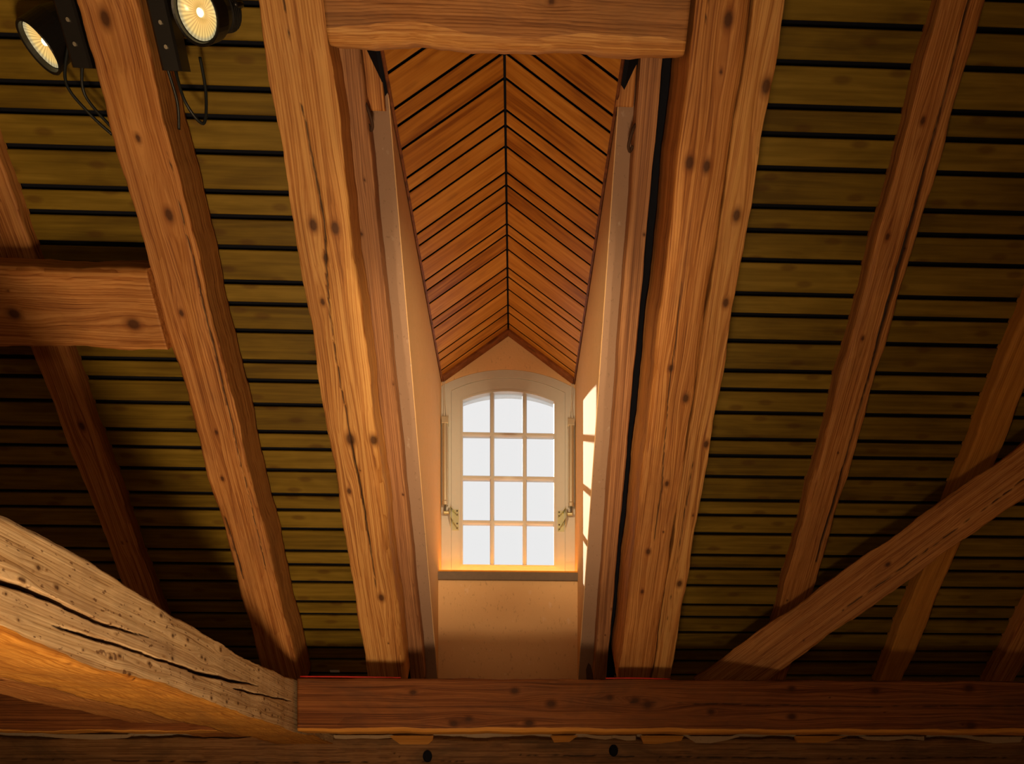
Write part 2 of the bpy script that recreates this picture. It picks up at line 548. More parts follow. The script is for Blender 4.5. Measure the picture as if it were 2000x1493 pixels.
def timber(name, p0, p1, normal, w, d, mat, label=None, cat='timber', seed=1, rough=0.0035, cham=0.012, knots=(),
           cracks=(), nx=None, nf=36, ns=16, taper=None, parent=None, group=None, extra_knots=4, under=None, edge=None, cv=1.0):
    """hewn timber from p0 to p1; `normal` is the outward normal of its room-side face, p0-p1 runs along the middle
    of that face; w across the face, d deep. knots (x, y, radius) and cracks ([(x, y)..], width, depth) lie on the face."""
    rng = random.Random(seed)
    p0, p1 = Vector(p0), Vector(p1)
    L = (p1 - p0).length
    mw = frame(p1 - p0, normal, p0)
    nx = nx or max(40, int(L / 0.011))
    x = np.linspace(0, L, nx)
    hl = w / 2 + wob(x, rng, rough)
    hr = w / 2 + wob(x, rng, rough)
    if taper is not None:                       # callable: (x) -> (left half, right half)
        a, b_ = taper(x)
        hl, hr = a + wob(x, rng, rough), b_ + wob(x, rng, rough)
    c1 = np.clip(cham * (1 + cv * (0.7 * np.sin(x * 2.1 + rng.uniform(0, 6)) + 0.5 * np.sin(x * 7.3 + rng.uniform(0, 6)))), 0.003, 1)
    c2 = np.clip(cham * (1 + cv * (0.7 * np.sin(x * 1.7 + rng.uniform(0, 6)) + 0.5 * np.sin(x * 6.1 + rng.uniform(0, 6)))), 0.003, 1)
    if edge is not None:
        c1, c2 = c1 * edge[0], c2 * edge[1]
    zf = wob(x, rng, rough * 0.6)
    Y, Z, face = [], [], []
    for i in range(nf):                         # face, from -y to +y
        a = i / (nf - 1)
        Y.append((-hl + c1) * (1 - a) + (hr - c2) * a)
        Z.append(zf + 0.0)
        face.append(1.0)
    for k in (0.35, 0.7, 1.0):                  # rounded edge
        th = k * math.pi / 2
        Y.append(hr - c2 + c2 * math.sin(th))
        Z.append(zf - c2 + c2 * math.cos(th))
        face.append(0.0)
    for i in range(1, ns):
        a = i / (ns - 1)
        Y.append(hr + 0 * x)
        Z.append((zf - c2) * (1 - a) - d * a)
        face.append(0.0)
    for i in range(0, ns - 1):
        a = i / (ns - 1)
        Y.append(-hl + 0 * x)
        Z.append(-d * (1 - a) + (zf - c1) * a)
        face.append(0.0)
    for k in (1.0, 0.7, 0.35):
        th = k * math.pi / 2
        Y.append(-hl + c1 - c1 * math.sin(th))
        Z.append(zf - c1 + c1 * math.cos(th))
        face.append(0.0)
    Y = np.array(Y).T                           # nx, m
    Z = np.array(Z).T
    m = Y.shape[1]
    X = np.repeat(x[:, None], m, 1)
    F = np.repeat(np.array(face)[None, :], nx, 0)
    # adze marks: shallow relief on the face
    ph = rng.uniform(0, 6)
    Z = Z + F * rough * 0.35 * np.sin(X * 9 + 14 * Y / max(w, .05) + ph) * np.sin(X * 3.1 + ph * 2)
    knot = np.zeros_like(X)
    warp = np.zeros_like(X)
    ks = [(a, b_, r) for a, b_, r in knots]
    for _ in range(extra_knots):
        ks.append((rng.uniform(0.05, 0.95) * L, rng.uniform(-0.42, 0.42) * w, rng.uniform(0.003, 0.006)))
    for kx, ky, r in ks:
        dx, dy = X - kx, Y - ky
        q = np.exp(-((dx / 4.0) ** 2 + dy ** 2) / (2.6 * r) ** 2)
        warp -= dy * q * 0.85
        dd = np.sqrt((dx / 1.35) ** 2 + dy ** 2) / (2.0 * r)
        near = (Z > -0.5 * cham - 0.02)
        knot = np.maximum(knot, np.clip(1 - dd, 0, 1) * near * 1.25)
        Z = Z + 0.0015 * np.exp(-(dx ** 2 + dy ** 2) / (1.6 * r) ** 2) * F
    crack = np.zeros_like(X)
    for path, cw, cd in cracks:
        px = np.array([p[0] for p in path])
        py = np.array([p[1] for p in path])
        cy = np.interp(x, px, py) + wob(x, rng, 0.0014, 0.3, 3)
        span = px[-1] - px[0]
        prof = np.clip(np.minimum((x - px[0]), (px[-1] - x)) / (0.18 * span), 0, 1)
        wid = cw * (0.35 + 0.65 * prof) * (0.75 + 0.35 * np.sin(x * 5 + ph)) + 0.0008
        dist = np.abs(Y - cy[:, None]) / np.maximum(wid[:, None], 1e-4)
        inn = np.clip(1.25 - dist, 0, 1) * F * (prof[:, None] > 0)
        crack = np.maximum(crack, np.clip(inn * 1.4, 0, 1))
        Z = Z - cd * np.clip(inn * 1.2, 0, 1) * prof[:, None]
    co = np.stack([X, Y, Z], -1).reshape(-1, 3)
    i0 = np.arange(nx - 1)[:, None] * m
    j = np.arange(m)[None, :]
    j1 = (j + 1) % m
    quads = np.stack([i0 + j, i0 + m + j, i0 + m + j1, i0 + j1], -1).reshape(-1, 4)
    me = bpy.data.meshes.new(name)
    nq = len(quads)
    me.vertices.add(len(co))
    me.vertices.foreach_set('co', co.astype(np.float32).ravel())
    me.loops.add(nq * 4 + 2 * m)
    li = np.concatenate([quads.ravel(), np.arange(m), (nx - 1) * m + np.arange(m)[::-1]])
    me.loops.foreach_set('vertex_index', li.astype(np.int32))
    me.polygons.add(nq + 2)
    ls = np.concatenate([np.arange(nq) * 4, [nq * 4, nq * 4 + m]])
    me.polygons.foreach_set('loop_start', ls.astype(np.int32))
    me.update(calc_edges=True)
    sm = np.ones(nq + 2, dtype=bool)
    sm[-2:] = False
    me.polygons.foreach_set('use_smooth', sm)
    g = np.stack([X + seed * 7.3, Y + warp + seed * 1.7, Z + seed * 0.9], -1).reshape(-1, 3)
    a = me.attributes.new('gco', 'FLOAT_VECTOR', 'POINT')
    a.data.foreach_set('vector', g.astype(np.float32).ravel())
    for nm, arr in (('knot', knot), ('crack', crack)):
        a = me.attributes.new(nm, 'FLOAT', 'POINT')
        a.data.foreach_set('value', arr.astype(np.float32).ravel())
    me.materials.append(M[mat])
    if under is not None:                       # light on the underside is put into its colour: second slot
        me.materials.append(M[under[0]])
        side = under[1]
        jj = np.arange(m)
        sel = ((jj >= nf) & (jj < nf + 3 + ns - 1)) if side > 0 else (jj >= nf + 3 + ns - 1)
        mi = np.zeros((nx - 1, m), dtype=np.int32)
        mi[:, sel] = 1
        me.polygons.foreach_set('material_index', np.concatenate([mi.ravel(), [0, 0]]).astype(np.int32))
    me.validate()
    me.update()
    o = attach(name, me, None, parent, mw)
    if label:
        tag(o, label, cat, group)
    return o


# ------------------------------------------------------------------ the setting
XL, XR = -4.2, 4.4                              # gable walls
RY = 1.0                                        # ridge line
S_RIDGE = RY / CA
S_EAVE = 7.35
CXL, CXR = -0.491, 0.408                        # dormer cheeks
DXM = 0.5 * (CXL + CXR)

# main roof slope: dark felt behind the boards, left and right of the dormer and above it
ceil = add('ceiling', *prism([SP(XL, S_RIDGE, -0.03), SP(CXL - 0.09, S_RIDGE, -0.03), SP(CXL - 0.09, S_EAVE, -0.03), SP(XL, S_EAVE, -0.03)], -NRM * 0.12), M['felt'])
tag(ceil, kind='structure')
c2 = add('felt_panel', *prism([SP(CXR + 0.09, S_RIDGE, -0.03), SP(XR, S_RIDGE, -0.03), SP(XR, S_EAVE, -0.03), SP(CXR + 0.09, S_EAVE, -0.03)], -NRM * 0.12), M['felt'], ceil)
c3 = add('felt_panel', *prism([SP(CXL - 0.09, S_RIDGE, -0.03), SP(CXR + 0.09, S_RIDGE, -0.03), SP(CXR + 0.09, 3.86, -0.03), SP(CXL - 0.09, 3.86, -0.03)], -NRM * 0.12), M['felt'], ceil)

for xe in (CXL - 0.09, CXR + 0.09):
    tri = [SP(DXM, 3.84, -0.031), SP(xe, 3.84, -0.031), SP(xe, 4.47, -0.031)]
    add('felt_panel', *prism(tri if xe < 0 else tri[::-1], -NRM * 0.06), M['felt'], ceil)
# boards in the repeating widths wide / narrow / middle, 16 mm shadow gaps
cyc = [0.126, 0.083, 0.106]
edges = []
s = 4.196 - 0.106 - 0.083 - 0.315 * 7
k = 1
while s < 7.25:
    edges.append((s, cyc[k % 3]))
    s += cyc[k % 3]
    k += 1
board_me = {}
rb = random.Random(5)
for side, (xa, xb) in (('l', (XL + 0.02, -0.70)), ('r', (0.64, XR - 0.02))):
    for s0, wd in edges:
        key = (side, wd)
        if s0 < S_RIDGE:
            continue
        if key not in board_me:
            L = xb - xa
            v, f = box_data(0, L, 0.0090, wd - 0.0090, -0.020, 0.0, 0.003)
            me = bpy.data.meshes.new('roof_board')
            me.from_pydata(v, [], f)
            me.materials.append(M['board'])
            board_me[key] = me
        org = SP(xa, s0, rb.uniform(-0.002, 0.002))
        mw = frame(RIGHT, NRM, org)
        # local y = ez x ex: flip so it runs down the slope
        ey = mw.to_3x3().col[1]
        if ey.dot(DOWN) < 0:
            mw = frame(-RIGHT, NRM, SP(xb, s0, rb.uniform(-0.002, 0.002)))
        attach('board', board_me[key], None, ceil, mw)

# back slope, gables, floor, eaves walls close the attic
rz = CB - TAN * RY
bk = add('ceiling_back', *prism([(XL, RY, rz), (XR, RY, rz), (XR, -3.4, rz - TAN * 4.4), (XL, -3.4, rz - TAN * 4.4)], (0, 0, 0.12)), M['board'])
bk.name = 'ceiling_back'
tag(bk, kind='structure')
fl = add('floor', *box_data(XL - 0.1, XR + 0.1, -3.5, 5.2, -0.12, 0.0), M['floor'])
tag(fl, kind='structure')
for nm, xa, xb in (('wall_left', XL - 0.12, XL), ('wall_right', XR, XR + 0.12)):
    tag(add(nm, *prism([(xa, -3.4, 0), (xa, 5.05, 0), (xa, 5.05, CB - TAN * 5.05 + .1), (xa, RY, rz + .1), (xa, -3.4, rz - TAN * 4.4 + .1)], (xb - xa, 0, 0)), M['plaster_wall']), kind='structure')
tag(add('wall_back', *box_data(XL, XR, -3.5, -3.4, 0, rz - TAN * 4.4 + 0.1), M['plaster_wall']), kind='structure')
tag(add('wall_eaves', *box_data(XL, XR, 4.96, 5.12, 0, EYE + 0.50), M['plaster_wall']), kind='structure')

# ------------------------------------------------------------------ the dormer
EZ, RZ = 2.652, 2.980                           # dormer eaves and ridge over the eye
WY = 5.0                                        # window plane
SILL = 1.335
t_ps = (5.86 - 5.885) / 1.487


def cheek_poly(xc):
    c = 5.885
    return [P(xc, (c - EZ - 0.02) / TAN, EZ + 0.02), P(xc, 4.97, c - TAN * 4.97), P(xc, WY + 0.1, 0.35), P(xc, WY + 0.1, EZ + 0.02)]


wl = add('wall_cheek_left', *prism(cheek_poly(CXL), (-0.085, 0, 0)), M['plaster'])
tag(wl, kind='structure')
wr = add('wall_cheek_right', *prism(cheek_poly(CXR), (0.085, 0, 0)), M['plaster'])
tag(wr, kind='structure')
# plaster margins lying in the roof slope between each cheek and the slim rafter
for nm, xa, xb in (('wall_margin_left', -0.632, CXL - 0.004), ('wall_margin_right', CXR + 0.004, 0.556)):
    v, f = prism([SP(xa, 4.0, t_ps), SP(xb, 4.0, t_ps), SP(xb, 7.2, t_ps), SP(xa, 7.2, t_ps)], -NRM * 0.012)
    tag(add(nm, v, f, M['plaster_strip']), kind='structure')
# plaster wall below the window
tag(add('wall_below_window', *prism([P(CXL - 0.004, 4.8, SILL - 0.02), P(CXL - 0.004, 4.8, 0.60), P(-0.72, 4.8, 0.55), P(-0.72, 4.8, 0.33), P(0.66, 4.8, 0.33), P(0.66, 4.8, 0.55), P(CXR + 0.004, 4.8, 0.60), P(CXR + 0.004, 4.8, SILL - 0.02)], (0, 0.2, 0)), M['plaster']), kind='structure')


def arch(half, spring, rise, bottom, cx=DXM, n=28):
    """closed outline: bottom left, up, segmental arch, down to bottom right"""
    R = (half * half + rise * rise) / (2 * rise)
    a0 = math.asin(half / R)
    pts = [(cx - half, bottom)]
    for i in range(n + 1):
        a = -a0 + 2 * a0 * i / n
        pts.append((cx + R * math.sin(a), spring + rise - R + R * math.cos(a)))
    pts.append((cx + half, bottom))
    return pts


def ring(outer, inner, y0, y1):
    n = len(outer)
    v = [P(a, y, b) for y in (y0, y1) for pts in (outer, inner) for a, b in pts]
    f = []
    for i in range(n):
        j = (i + 1) % n
        f.append((i, j, n + j, n + i)[::-1])
        f.append((2 * n + i, 2 * n + j, 3 * n + j, 3 * n + i))
        f.append((i, j, 2 * n + j, 2 * n + i))
        f.append((n + i, n + j, 3 * n + j, 3 * n + i)[::-1])
    return v, f


# gable wall over the window arch (inner skin) and outer wall with the arched reveal
HW = 0.5 * (CXR - CXL)
oa = arch(HW, 2.625, 0.118, SILL)
poly = [P(a, WY - 0.012, b) for a, b in oa[1:-1]] + [P(CXR, WY - 0.012, EZ + 0.02), P(DXM, WY - 0.012, RZ + 0.02), P(CXL, WY - 0.012, EZ + 0.02)]
top_pts = oa[1:-1]
n = len(top_pts)
gv, gf = [], []
for y in (WY - 0.012, WY + 0.10):
    for a, b in top_pts:
        gv.append(P(a, y, b))
    for a, b in top_pts:
        gv.append(P(a, y, EZ + (RZ - EZ) * (1 - abs(a - DXM) / HW) + 0.02))
for i in range(n - 1):
    gf += [(i, i + 1, n + i + 1, n + i), (2 * n + i, 2 * n + i + 1, 3 * n + i + 1, 3 * n + i)[::-1], (i, i + 1, 2 * n + i + 1, 2 * n + i)[::-1]]
tag(add('wall_gable', gv, gf, M['plaster']), kind='structure')
outer_arch = arch(0.385, 2.672, 0.085, 1.28)
big = arch(0.75, 2.95, 0.25, 0.3)
tag(add('wall_outer', *ring(big, outer_arch, 5.10, 5.40), M['outside']), kind='structure')

# dormer ceiling: felt, boards from ridge to eaves, edge strips, gable trim
pitch = math.atan2(RZ - EZ, HW)
dirs = {'left': Vector((-math.cos(pitch), 0, -math.sin(pitch))), 'right': Vector((math.cos(pitch), 0, -math.sin(pitch)))}
SLOPE_L = HW / math.cos(pitch)
ridge = lambda y: P(DXM, y, RZ)
dyc = [0.150, 0.079, 0.112]
ys = []
y = 5.0
k = 0
# joints counted back from the measured wide board 3.505 .. 3.652
y = 3.505 - 0.112 - 0.079 - 0.150 - 0.112 - 0.079 - 0.150 - 0.341
k = 0
while y < 4.985:
    w_ = min(dyc[k % 3], 4.985 - y)
    if w_ > 0.03:
        ys.append((y, w_))
    y += dyc[k % 3]
    k += 1
dcl = None
for side, dv in dirs.items():
    nin = Vector((dv.z, 0, -dv.x)) if side == 'right' else Vector((-dv.z, 0, dv.x))   # into the dormer
    if nin.z > 0:
        nin = -nin
    o0, o1 = ridge(2.42) - dv * 0.06, ridge(WY + 0.3) - dv * 0.06
    oe = ridge(2.99)
    of = ridge(2.66)
    cl = add('ceiling_dormer_' + side, *prism([o0 - nin * 0.022, o1 - nin * 0.022, o1 + dv * (SLOPE_L + .14) - nin * 0.022, oe + dv * (SLOPE_L + .14) - nin * 0.022, oe + dv * (SLOPE_L + .005) - nin * 0.022, of + dv * (SLOPE_L + .005) - nin * 0.022], -nin * 0.08), M['felt'])
    tag(cl, kind='structure')
    for y0, w_ in ys:
        # each board is cut where the dormer meets the main slope
        g = 0.0075
        ya, yb = y0 + g, y0 + w_ - g
        yc_r = (5.86 + 0.10 - RZ) / TAN
        yc_e = (5.86 + 0.10 - EZ) / TAN
        amax = (RZ - (5.55 - TAN * ya)) / math.sin(pitch)
        if amax < 0.05:
            continue
        v, f = box_data(0.007, min(SLOPE_L - 0.006, amax), ya, yb, -0.0045, 0.0, 0.0015)
        org = ridge(0.0)
        mw = Matrix((dv, Vector((0, 1, 0)), dv.cross(Vector((0, 1, 0))))).transposed().to_4x4()
        if mw.to_3x3().col[2].dot(nin) < 0:
            mw = Matrix((dv, Vector((0, -1, 0)), dv.cross(Vector((0, -1, 0))))).transposed().to_4x4()
            v = [(a, -b, c) for a, b, c in v]
            f = [q[::-1] for q in f]
        # shift so the object origin sits at the board
        yy = (ya if mw.to_3x3().col[1].y > 0 else -ya)
        v = [(a, b - yy, c) for a, b, c in v]
        mw.translation = org + Vector((0, ya, 0))
        add('board', v, f, M['dormer_board'], cl, mw)
    # thin strip along the eaves and the dark gable trim board
    e0 = ridge(2.66) + dv * (SLOPE_L - 0.012)
    st = prism([e0 + nin * 0.001, e0 + dv * 0.011 + nin * 0.001, e0 + dv * 0.011 + Vector((0, 2.32, 0)) + nin * 0.001, e0 + Vector((0, 2.32, 0)) + nin * 0.001], nin * 0.008)
    add('eaves_strip', *st, M['dormer_trim'], cl)
    b0 = ridge(WY - 0.082) + nin * 0.0015
    add('gable_board', *prism([b0 + dv * 0.002, b0 + dv * (SLOPE_L - 0.013), b0 + dv * (SLOPE_L - 0.013) + Vector((0, 0.066, 0)), b0 + dv * 0.002 + Vector((0, 0.066, 0))], nin * 0.012), M['dormer_trim'], cl)

# ------------------------------------------------------------------ the window
win = empty('window_1', P(DXM, WY, SILL))
tag(win, kind='structure')
fo = arch(HW - 0.001, 2.624, 0.117, SILL)
fi = arch(0.383, 2.597, 0.094, SILL + 0.012)
add('window_frame', *ring(fo, fi, WY - 0.010, WY + 0.07), M['white'], win)
so = arch(0.382, 2.596, 0.093, SILL + 0.013)
si = arch(0.313, 2.540, 0.066, 1.425)
sash = add('sash', *ring(so, si, WY - 0.002, WY + 0.055), M['white'], win)
bi = arch(0.317, 2.543, 0.068, 1.421)
bi2 = arch(0.306, 2.534, 0.064, 1.432)
add('glazing_bead', *ring(bi, bi2, WY - 0.008, WY + 0.03), M['white'], sash)
GY = WY + 0.030
xs = [DXM - 0.306, -0.151, 0.068, DXM + 0.306]
zs = [1.432, 1.720, 2.020, 2.313, 2.60]
mh = 0.0145


def bar_profile(half):
    # moulded glazing bar: rounded front, shoulders at the glass
    return [(-half, 0.03), (-half, 0.008), (-half * 0.55, -0.004), (half * 0.55, -0.004), (half, 0.008), (half, 0.03), (half * 0.7, 0.045), (-half * 0.7, 0.045)]


def arch_z(x, half=0.306, spring=2.534, rise=0.064):
    R = (half * half + rise * rise) / (2 * rise)
    return spring + rise - R + math.sqrt(R * R - (x - DXM) ** 2)


for xm in xs[1:3]:
    zt = arch_z(xm) + 0.004
    pr = bar_profile(mh)
    add('glazing_bar', *prism([P(xm + a, WY + b, 1.43) for a, b in pr], (0, 0, zt - 1.43)), M['white'], sash)
for zm in zs[1:4]:
    pr = bar_profile(mh)
    add('glazing_bar', *prism([P(DXM - 0.308, WY + b + 0.0006, zm + a) for a, b in pr], (0.616, 0, 0)), M['white'], sash)
for r in range(4):
    for c in range(3):
        xa, xb = xs[c] + (mh * .6 if c else 0), xs[c + 1] - (mh * .6 if c < 2 else 0)
        za = zs[r] + (mh * .6 if r else 0)
        if r < 3:
            zb = zs[r + 1] - mh * .6
            pts = [(xa, za), (xb, za), (xb, zb), (xa, zb)]
        else:
            pts = [(xa, za), (xb, za)] + [(xb + (xa - xb) * i / 8, arch_z(min(max(xb + (xa - xb) * i / 8, DXM - .3059), DXM + .3059)) - 0.001) for i in range(9)]
        add('pane', *prism([P(a, GY, b) for a, b in pts], (0, 0.004, 0)), M['glass'], win)
# sill: oiled wood top, weathered grey front edge
sill = add('window_sill', *box_data(CXL - 0.002, CXR + 0.002, 4.796, WY - 0.006, EYE + SILL - 0.018, EYE + SILL + 0.004), M['sill'], win)
add('sill_edge', *box_data(CXL - 0.008, CXR + 0.008, 4.778, 4.797, EYE + SILL - 0.062, EYE + SILL - 0.010, 0.003), M['sill_edge'], win)

# amber light strip lying on the sill behind its front edge
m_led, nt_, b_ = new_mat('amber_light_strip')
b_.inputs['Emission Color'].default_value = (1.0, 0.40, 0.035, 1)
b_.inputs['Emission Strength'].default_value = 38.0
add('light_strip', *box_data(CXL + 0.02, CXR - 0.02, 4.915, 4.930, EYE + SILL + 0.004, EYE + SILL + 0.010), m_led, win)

# ------------------------------------------------------------------ roof timbers
tL1, tL2, tR1, tS, tR2, tL3 = 0.309, 0.269, 0.410, 0.094, 0.094, 0.074


def rafter(name, x0, x1, s0, s1, t, w, d, mat, label, seed, pk=(), pc=(), **kw):
    """rafter centred on x0 (top) .. x1 (foot); pk/pc give knots and splits as (x, s)"""
    p0, p1 = SP(x0, s0, t), SP(x1, s1, t)
    ax = (p1 - p0).normalized()
    mw = frame(ax, NRM, p0).inverted()
    kn = []
    for x, s, r in pk:
        q = mw @ SP(x, s, t)
        kn.append((q.x, q.y, r))
    cr = []
    for path, cw, cd in pc:
        pts = [mw @ SP(x, s, t) for x, s in path]
        cr.append(([(q.x, q.y) for q in pts], cw, cd))
    return timber(name, p0, p1, NRM, w, d, mat, label, 'rafter', seed, knots=kn, cracks=cr, **kw)


S0 = 2.3
rafter('rafter', -2.116, -2.112, S0, 7.05, tL3, 0.165, 0.09, 'rafter',
       'narrow rafter crossing behind the short horizontal beam, foot in shadow', 11, [(-2.096, 5.545, 0.014)], cham=0.008)
rafter('rafter', -1.392, -1.372, S0, 6.98, tL2, 0.205, 0.262, 'rafter',
       'orange hewn rafter carrying the two black spotlights', 12,
       [(-1.404, 4.155, 0.017), (-1.353, 4.693, 0.016), (-1.395, 4.466, 0.009), (-1.403, 5.025, 0.010), (-1.385, 5.503, 0.008), (-1.412, 5.715, 0.009)],
       [([(-1.30, 4.5), (-1.305, 5.3), (-1.31, 6.2)], 0.003, 0.01), ([(-1.45, 5.9), (-1.44, 6.25)], 0.004, 0.012)], cham=0.014, rough=0.0045)
rafter('rafter', -0.757, -0.747, S0, 6.90, tL1, 0.225, 0.21, 'rafter_pale',
       'thick pale-orange rafter left of the dormer with a long wavy crack', 13,
       [(-0.788, 4.709, 0.016), (-0.704, 4.717, 0.017), (-0.757, 4.816, 0.011), (-0.761, 5.511, 0.021), (-0.655, 5.514, 0.017), (-0.804, 5.753, 0.011), (-0.717, 6.327, 0.016), (-0.797, 4.967, 0.010)],
       [([(-0.768, 4.353), (-0.751, 4.537), (-0.745, 4.692), (-0.774, 4.984), (-0.773, 5.215), (-0.761, 5.515), (-0.743, 5.854), (-0.735, 6.302)], 0.0042, 0.014),
        ([(-0.80, 2.5), (-0.785, 3.4), (-0.775, 4.3)], 0.002, 0.006)], cham=0.016, rough=0.004, edge=(0.7, 1.5))
rafter('slim_rafter', -0.612, -0.600, 4.15, 7.0, tS, 0.088, 0.11, 'slim',
       'slim dark brown rafter beside the dormer on its left', 14, cham=0.008, edge=(0.7, 1.5), nf=16, rough=0.0016)
rafter('slim_rafter', 0.512, 0.534, 4.15, 7.0, tS, 0.080, 0.11, 'slim',
       'slim dark brown rafter beside the dormer on its right', 15, cham=0.008, edge=(1.5, 0.7), nf=16, rough=0.0016)
rafter('rafter', 0.692, 0.692, S0, 6.80, tR1, 0.190, 0.40, 'rafter',
       'broad orange rafter right of the dormer with scattered dark knots', 16,
       [(0.715, 4.113, 0.016), (0.644, 4.484, 0.016), (0.709, 4.493, 0.014), (0.671, 5.165, 0.011), (0.754, 5.283, 0.014), (0.722, 5.657, 0.010), (0.675, 5.999, 0.012), (0.67, 6.222, 0.009)],
       [([(0.675, 4.85), (0.677, 5.287), (0.700, 5.669), (0.70, 5.95)], 0.003, 0.006), ([(0.66, 2.6), (0.645, 3.5), (0.640, 4.2)], 0.0015, 0.005)], cham=0.014, rough=0.003)
rafter('doubling_rafter', 0.846, 0.848, S0, 6.80, tR1 - 0.012, 0.108, 0.385, 'rafter_pale',
       'pale rafter lying flush along the right side of the broad orange rafter', 17,
       [(0.884, 4.272, 0.017), (0.852, 4.636, 0.015), (0.866, 4.923, 0.013), (0.882, 5.48, 0.013), (0.864, 6.182, 0.014)],
       [([(0.835, 5.55), (0.83, 6.4)], 0.0015, 0.005)], cham=0.008, nf=20)
rafter('rafter', 1.627, 1.634, S0, 7.0, tR2, 0.172, 0.11, 'rafter',
       'reddish rafter split by a long dark crack, right of the dormer', 18,
       [(1.60, 4.35, 0.010), (1.585, 4.72, 0.010), (1.60, 5.1, 0.008)],
       [([(1.632, 3.6), (1.662, 4.34), (1.672, 4.662), (1.678, 5.055), (1.685, 5.403), (1.69, 5.803), (1.685, 6.205)], 0.0085, 0.026)], cham=0.014, rough=0.0045)
rafter('rafter', 2.378, 2.392, S0, 7.05, tR2, 0.155, 0.11, 'yellow',
       'yellow-orange rafter passing behind the diagonal brace', 19, cham=0.010, nf=22, extra_knots=4)
rafter('rafter', 3.110, 3.115, S0, 7.05, tR2, 0.16, 0.11, 'rafter',
       'rightmost rafter, only its dark foot showing above the long beam', 20, cham=0.010, nf=20)

# trimmer over the dormer and the short beam at far left
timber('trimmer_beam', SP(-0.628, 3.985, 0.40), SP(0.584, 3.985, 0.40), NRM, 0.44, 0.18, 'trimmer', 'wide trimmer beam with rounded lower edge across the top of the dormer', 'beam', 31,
       cham=0.028, nf=56, knots=[(0.30, 0.05, 0.008), (0.75, -0.1, 0.008)], under=('rafter_pale', 1 if frame(RIGHT, NRM, Vector()).to_3x3().col[1].dot(DOWN) > 0 else -1), rough=0.004, extra_knots=3)  # lower side painted paler for the light it catches
timber('collar_beam', SP(XL + 0.05, 4.995, 0.32), SP(-1.482, 5.011, 0.32), NRM, 0.285, 0.19, 'rafter', 'short horizontal beam with two knots butting into the spotlight rafter', 'beam', 32,
       cham=0.016, nf=44, knots=[(-2.07 - XL - .05, -0.024, 0.019), (-1.595 - XL - .05, -0.05, 0.021)], rough=0.004, edge=(1, 1.4))

# diagonal brace under the right-hand rafters
b0, b1 = SP(3.75, 4.20, 0.36), SP(1.17, 6.955, 0.36)
bax = (b1 - b0).normalized()
bn = Quaternion(bax, math.radians(34)) @ NRM
bmi = frame(bax, bn, b0)
b_up = 1 if bmi.to_3x3().col[1].z > 0 else -1


def brace_taper(x):
    q = 0.1075 + 0.055 * np.clip((x - 1.9) / 1.9, 0, 1)
    return (0.1075 + 0 * x, q) if b_up > 0 else (q, 0.1075 + 0 * x)


timber('diagonal_brace', b0, b1, bn, 0.215, 0.19, 'rafter', 'diagonal brace crossing the rafters at lower right', 'brace', 33, cham=0.014, rough=0.005, taper=brace_taper,
       cracks=[([(0.3, 0.045), (1.2, 0.03), (2.2, 0.04), (3.0, 0.035)], 0.002, 0.008)], knots=[(2.6, -0.02, 0.010)])

# ------------------------------------------------------------------ tie beam, wall beams, wall plate
TX = -1.187
t0, t1 = P(TX, 0.7, 0.504), P(TX, 4.93, 0.352)
mt = frame(t1 - t0, RIGHT, t0)
mti = mt.inverted()
loc = lambda yy, zz: (lambda q: (q.x, q.y))(mti @ P(TX, yy, zz))
topx = [(1.756, .615), (1.946, .617), (2.182, .598), (2.486, .581), (2.89, .550), (3.454, .522), (4.049, .535), (4.9, .53)]
botx = [(0.7, .365), (1.756, .333), (1.884, .318), (2.209, .303), (2.672, .296), (3.175, .276), (4.003, .248), (4.93, .225)]
tp = [loc(0.7, .64)] + [loc(*q) for q in topx]
bt = [loc(*q) for q in botx]
up_is_plus = tp[1][1] > bt[1][1]


def tie_taper(x):
    a = np.interp(x, [q[0] for q in tp], [abs(q[1]) for q in tp])
    b = np.interp(x, [q[0] for q in bt], [abs(q[1]) for q in bt])
    return (b, a) if up_is_plus else (a, b)


cA = [loc(*q) for q in [(0.9, .45), (1.756, .455), (1.865, .459), (2.057, .451), (2.223, .444), (2.452, .457)]]
cB = [loc(*q) for q in [(1.95, .390), (2.182, .398), (2.486, .396), (2.89, .397), (3.175, .41), (3.488, .428)]]
cC = [loc(*q) for q in [(3.175, .378), (3.595, .392), (4.003, .41)]]
rk = random.Random(3)
tk = [(*loc(rk.uniform(1.7, 3.9), rk.uniform(.30, .58)), rk.choice((0.002, 0.003, 0.004, 0.007))) for _ in range(110)]
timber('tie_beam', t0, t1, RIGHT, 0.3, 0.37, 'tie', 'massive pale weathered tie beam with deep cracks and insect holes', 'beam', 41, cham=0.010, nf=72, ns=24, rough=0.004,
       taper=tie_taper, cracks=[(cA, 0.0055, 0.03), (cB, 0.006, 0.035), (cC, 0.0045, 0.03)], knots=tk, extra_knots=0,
       under=('tie_lit_under', -1 if up_is_plus else 1))
timber('tie_beam_companion', P(-1.81, 0.7, 0.402), P(-1.81, 4.93, 0.262), (0, -0.03, -1), 0.47, 0.25, 'rafter',
       'amber timber lying along the hidden side of the weathered tie beam', 'beam', 42, cham=0.02, nf=50, rough=0.006,
       knots=[(1.9, 0.05, 0.014), (2.6, 0.1, 0.012)])

